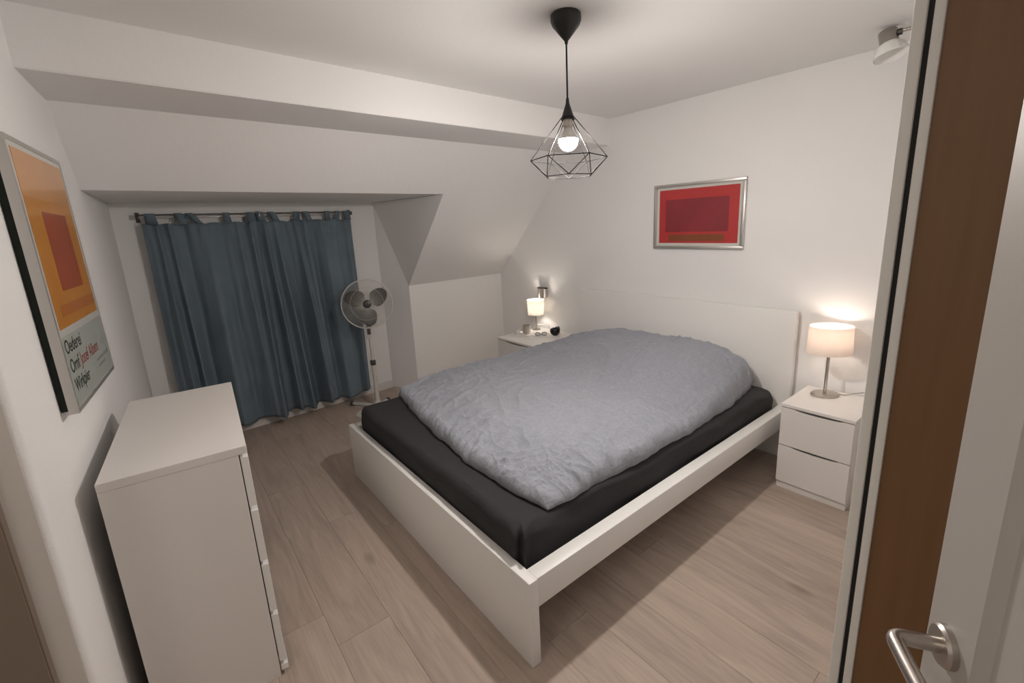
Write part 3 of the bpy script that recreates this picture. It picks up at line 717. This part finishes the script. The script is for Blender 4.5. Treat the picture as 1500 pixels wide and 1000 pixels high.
H2 = .54
l2 = thing('table_lamp', 'small lit table lamp with round white shade beside the black pot', 'table lamp', (3.235, 1.985, H2), 0, 'lit bedside lamps')
obj('base', lathe([(0, 0), (.040, 0), (.042, .004), (.038, .009), (0, .011)], 28), M['nickel'], l2, smooth=True)
obj('stem', lathe([(0, .01), (.0065, .01), (.0065, .185), (0, .185)], 16), M['nickel'], l2, smooth=True)
shade(.078, .088, .158, .308, 1, 1, M['shade_N'], l2)
bm = bmesh.new()
for a_ in (0, 120, 240): a_ = RAD(a_); add_tube(bm, [(0, 0, .20), (.078 * math.cos(a_), .078 * math.sin(a_), .205)], .0012, 6)
obj('shade_carrier', bm, M['chrome'], l2)
obj('bulb_socket', lathe([(0, .180), (.014, .180), (.014, .205), (0, .205)], 16), M['fan_plastic'], l2, smooth=True)
obj('bulb', lathe([(0, .205), (.012, .207), (.020, .222), (.020, .236), (.012, .250), (0, .254)], 20), M['bulb_N'], l2, smooth='all')
obj('side_arm', tube(smoothpath([(.0, 0, .065), (.012, -.012, .050), (.06, -.055, .048), (.085, -.078, .045), (.095, -.088, .025), (.096, -.090, .003)], 6), .0035, 8), M['nickel'], l2, smooth=True)

# ------------------------------------------------------------------ small things on the left nightstand
z = H2
tn = tag(obj('tin_cup', lathe([(0, 0), (.038, 0), (.040, .003), (.040, .078), (.0385, .078), (.0375, .006), (0, .006)], 32), M['tin'], smooth=True, loc=(3.075, 1.950, z)), 'small round metal tin left of the small table lamp', 'tin')
tag(obj('coffee_pot', lathe([(0, 0), (.018, 0), (.020, .004), (.015, .032), (.016, .060), (.013, .060), (.0, .058)], 20), M['darkmetal'], smooth=True, loc=(3.150, 1.915, z)), 'tiny dark metal cup between the round tin and the lamp foot', 'cup') if False else None
# black pot with one side of the rim drawn up
bm = bmesh.new(); n = 36; prof = [(0, 0), (.022, 0), (.034, .010), (.047, .030), (.050, .050), (.044, .068), (.034, .074), (.026, .070), (.018, .060), (0, .056)]
add_lathe(bm, prof, n)
for v in bm.verts:
    k = max(0, v.co.z - .035) / .04
    if v.co.x > 0: v.co.z += .020 * k * (v.co.x / .05) ** 1.3
    if v.co.z > .06 and v.co.x < .01: v.co.z -= .004
tag(obj('pot', bm, M['ceramic_black'], smooth=True, loc=(3.19, 1.66, z), rotz=RAD(-40)), 'small round black pot with a dipped rim on the left nightstand', 'pot')
# folded glasses
gl = thing('eyeglasses', 'folded dark-framed glasses lying in front of the small lamp', 'glasses', (3.085, 1.745, z), RAD(-35))
for s in (-1, 1):
    rim_ = [(s * .032 + .024 * math.cos(2 * math.pi * k / 20), .0, .020 + .017 * math.sin(2 * math.pi * k / 20)) for k in range(20)]
    o = obj('rim', tube(rim_, .0028, 6, cyc=True), M['darkmetal'], gl, smooth=True)
    obj('temple', tube(smoothpath([(s * .056, .001, .024), (s * .055, .010, .020), (-s * .010, .016 + .006 * s, .008), (-s * .045, .020 + .006 * s, .003)], 5), .0022, 6), M['darkmetal'], gl, smooth=True)
    obj('lens', lathe([(0, -.0006), (.0225, -.0006), (.0225, .0006), (0, .0006)], 20, mtx=Matrix.Translation((s * .032, 0, .020)) @ Matrix.Scale(.72, 4, (0, 0, 1)) @ Matrix.Rotation(math.pi / 2, 4, 'X')), M['frosted'], gl)
obj('bridge', tube(smoothpath([(-.009, 0, .024), (0, -.002, .028), (.009, 0, .024)], 4), .0022, 6), M['darkmetal'], gl, smooth=True)
# white cable loops
cl = [(3.06, 1.90, z + .003), (2.98, 1.85, z + .003), (2.985, 1.80, z + .004), (3.05, 1.775, z + .003), (3.10, 1.80, z + .012), (3.12, 1.85, z + .018), (3.08, 1.87, z + .010), (3.02, 1.82, z + .008), (3.03, 1.765, z + .003)]
tag(obj('charging_cable', tube(smoothpath(cl, 8), .0024, 6), M['whitecable'], smooth=True), 'coiled thin white charging cable on the left nightstand top', 'cable')
# white adapter box with a cable against the wall behind the nightstand
dv2 = thing('electronic_device', 'low white rounded device with a grey cable at the rear left of the nightstand', 'device', (3.00, 2.0, z), RAD(35))
obj('housing', box((-.045, -.018, 0), (.045, .018, .034), .012, 4), M['fan_plastic'], dv2, smooth=True)
obj('cable', tube(smoothpath([(-.044, .0, .012), (-.07, .0, .016), (-.09, .006, .010), (-.10, .012, .003)], 5), .0025, 6), M['cable'], dv2, smooth=True)

# ------------------------------------------------------------------ wall spot above the small lamp
ws = thing('wall_spotlight', 'small grey metal wall spot above the small bedside lamp', 'spotlight', (xE(2.0), 2.0, .945), RAD(.5))
obj('wall_plate', box((-.014, -.045, -.075), (-.001, .045, .012), .002), M['alu'], ws)
obj('crossbar', box((-.055, -.058, .000), (-.012, .058, .014), .003, 2), M['darkmetal'], ws, smooth=True)
obj('cylinder_head', lathe([(0, 0), (.020, 0), (.020, -.11), (.017, -.11), (.017, -.02), (0, -.02)], 20, c=(-.040, .038, 0)), M['nickel'], ws, smooth=True)
obj('cone_head', lathe([(0, 0), (.010, 0), (.014, -.02), (.036, -.085), (.034, -.085), (.011, -.022), (0, -.02)], 24, c=(-.045, -.040, 0)), M['nickel'], ws, smooth=True)

# ------------------------------------------------------------------ framed red print on the right wall
y0, y1, z0, z1 = .695, .0, 1.367, 1.836
rp = thing('framed_picture', 'red abstract print in a silver frame above the bed', 'picture', (xE(.35) - .001, (y0 + y1) / 2, (z0 + z1) / 2), RAD(.485))
hw, hh = (y0 - y1) / 2, (z1 - z0) / 2
fw = .022
def bar(bm, a_, b_):
    pass
for nm, lo_, hi_ in (('a', (-.026, -hw, hh - fw), (-.001, hw, hh)), ('b', (-.026, -hw, -hh), (-.001, hw, -hh + fw)), ('c', (-.026, -hw, -hh + fw), (-.001, -hw + fw, hh - fw)), ('d', (-.026, hw - fw, -hh + fw), (-.001, hw, hh - fw))):
    bm = box(lo_, hi_, .003, 2); obj('frame_bar', bm, M['alu'], rp, smooth=True)
obj('mount', box((-.010, -hw + fw, -hh + fw), (-.004, hw - fw, hh - fw), 0), M['paper'], rp)
def q(nm, u0, u1, v0, v1, x_, m_):   # u from the left (north) edge
    yy0, yy1 = hw - u0 * 2 * hw, hw - u1 * 2 * hw; a_, b_ = hh - v0 * 2 * hh, hh - v1 * 2 * hh
    return obj(nm, box((x_, min(yy0, yy1), min(a_, b_)), (x_ + .001, max(yy0, yy1), max(a_, b_)), 0), m_, rp)
q('print_sheet', .062, .938, .088, .912, -.0112, printmat('red_ink_field', (.50, .045, .045, 1)))
q('print_block', .14, .84, .24, .74, -.0117, printmat('maroon_ink', (.27, .035, .045, 1), .12))
q('print_band', .18, .80, .78, .88, -.0117, printmat('brown_ink', (.24, .075, .028, 1)))

# ------------------------------------------------------------------ poster on the left wall
PO = .040
BLc, BRc, TRc, TLc = ((.058, .325, 1.118), (.092, 1.105, 1.072), (.088, 1.025, 1.906), (.057, .315, 1.888))
CB = [Vector((xL(p[1]) + PO, p[1], p[2])) for p in (BLc, BRc, TRc, TLc)]
org = CB[0].copy(); nw = Vector((1, -T(RAD(2.623)), 0)).normalized()
def PP(u, v, d=0):
    a_ = CB[0].lerp(CB[1], u); b_ = CB[3].lerp(CB[2], u); return a_.lerp(b_, v) + nw * d - org
po = thing('framed_poster', 'tall yellow and orange poster with dark lettering in a thin frame on the left wall', 'poster', org)
def pq(nm, u0, u1, v0, v1, d0, d1, m_, par_=None):
    bm = prism([PP(u0, v0, d0), PP(u1, v0, d0), PP(u1, v1, d0), PP(u0, v1, d0)], nw * (d1 - d0)); return obj(nm, bm, m_, par_ or po)
pq('backing_board', .012, .985, .012, .985, -.038, -.021, M['board'])
fwu, fwv = .016, .016
pq('poster_sheet', .006, .994, .006, .994, -.0205, -.001, M['paper'])
for r_ in ((0, fwu, 0, 1), (1 - fwu, 1, 0, 1), (fwu, 1 - fwu, 0, fwv), (fwu, 1 - fwu, 1 - fwv, 1)): pq('frame_bar', *r_, -.0215, .001, M['alu'])
pq('print_field', .055, .955, .315, .965, -.001, -.0004, printmat('amber_ink', (.64, .25, .020, 1), .05))
pq('print_top_band', .055, .955, .80, .965, -.0004, -.0001, printmat('peach_ink', (.66, .30, .085, 1)))
pq('print_block', .28, .76, .45, .755, -.0004, -.0001, printmat('burnt_orange_ink', (.42, .075, .012, 1), .06))
pq('print_low_band', .16, .955, .355, .40, -.0004, -.0001, printmat('orange_ink', (.55, .17, .016, 1)))
pq('text_field', .02, .98, .02, .285, -.001, -.0004, M['poster_foot'])
def ptext(txt, u0, v0, u1, hgt, m_, slant=0):
    cu = bpy.data.curves.new('t', 'FONT'); cu.body = txt; cu.size = 1; cu.offset = .012
    ot = bpy.data.objects.new('t', cu); COL.objects.link(ot); bpy.context.view_layer.update()
    me = bpy.data.meshes.new_from_object(ot.evaluated_get(bpy.context.evaluated_depsgraph_get()))
    bpy.data.objects.remove(ot)
    w_ = max(v.co.x for v in me.vertices)
    for v in me.vertices:
        uu = u0 + (u1 - u0) * v.co.x / w_; vv = v0 + v.co.y / .73 * hgt; p = PP(uu, vv, .0002); v.co = p
    me.materials.append(m_); o = bpy.data.objects.new('lettering', me); COL.objects.link(o); o.parent = po; return o
ptext('Oederei', .05, .222, .36, .055, M['ink'])
ptext('Ornf', .06, .146, .235, .055, M['ink'])
ptext('Josef Albers', .26, .146, .70, .055, M['redink'])
ptext('Wirkpier', .06, .070, .36, .055, M['ink'])
ptext('aussellung und grafik', .60, .105, .95, .016, M['greyink'])
ptext('bis ende mai', .62, .075, .80, .016, M['greyink'])

# ------------------------------------------------------------------ ceiling spot bar by the doorway
sp = thing('ceiling_spotlight', 'nickel spotlight with frosted glass shade on an arm near the doorway', 'spotlight', (3.08, -1.0, ZC))
obj('ceiling_plate', lathe([(0, 0), (.045, 0), (.045, -.018), (.04, -.022), (0, -.022)], 28), M['nickel'], sp, smooth=True)
obj('arm', tube(smoothpath([(0, 0, -.015), (0, .0, -.030), (0, .02, -.036), (0, .12, -.034), (0, .225, -.030)], 5), .008, 10), M['nickel'], sp, smooth=True)
SMt = Matrix.Translation((0, .262, -.014)) @ Matrix.Rotation(RAD(-14), 4, 'X') @ Matrix.Rotation(RAD(5), 4, 'Y')
M['spotmetal'] = mat('satin_nickel_spot', (.42, .39, .36, 1), .22, 1)
M['opal'] = mat('opal_glass', (.90, .89, .87, 1), .25)
obj('head', lathe([(0, -.004), (.034, -.004), (.036, -.008), (.036, -.062), (0, -.062)], 32, mtx=SMt), M['spotmetal'], sp, smooth=True)
obj('joint', lathe([(0, -.012), (.014, -.012), (.014, .012), (0, .012)], 16, mtx=Matrix.Translation((0, .218, -.034)) @ Matrix.Rotation(math.pi / 2, 4, 'X')), M['darkmetal'], sp, smooth=True)
obj('glass_shade', lathe([(.030, -.0625), (.038, -.0625), (.054, -.076), (.070, -.120), (.067, -.120), (.050, -.079), (.030, -.066)], 36, mtx=SMt, closed=True), M['opal'], sp, smooth=True)
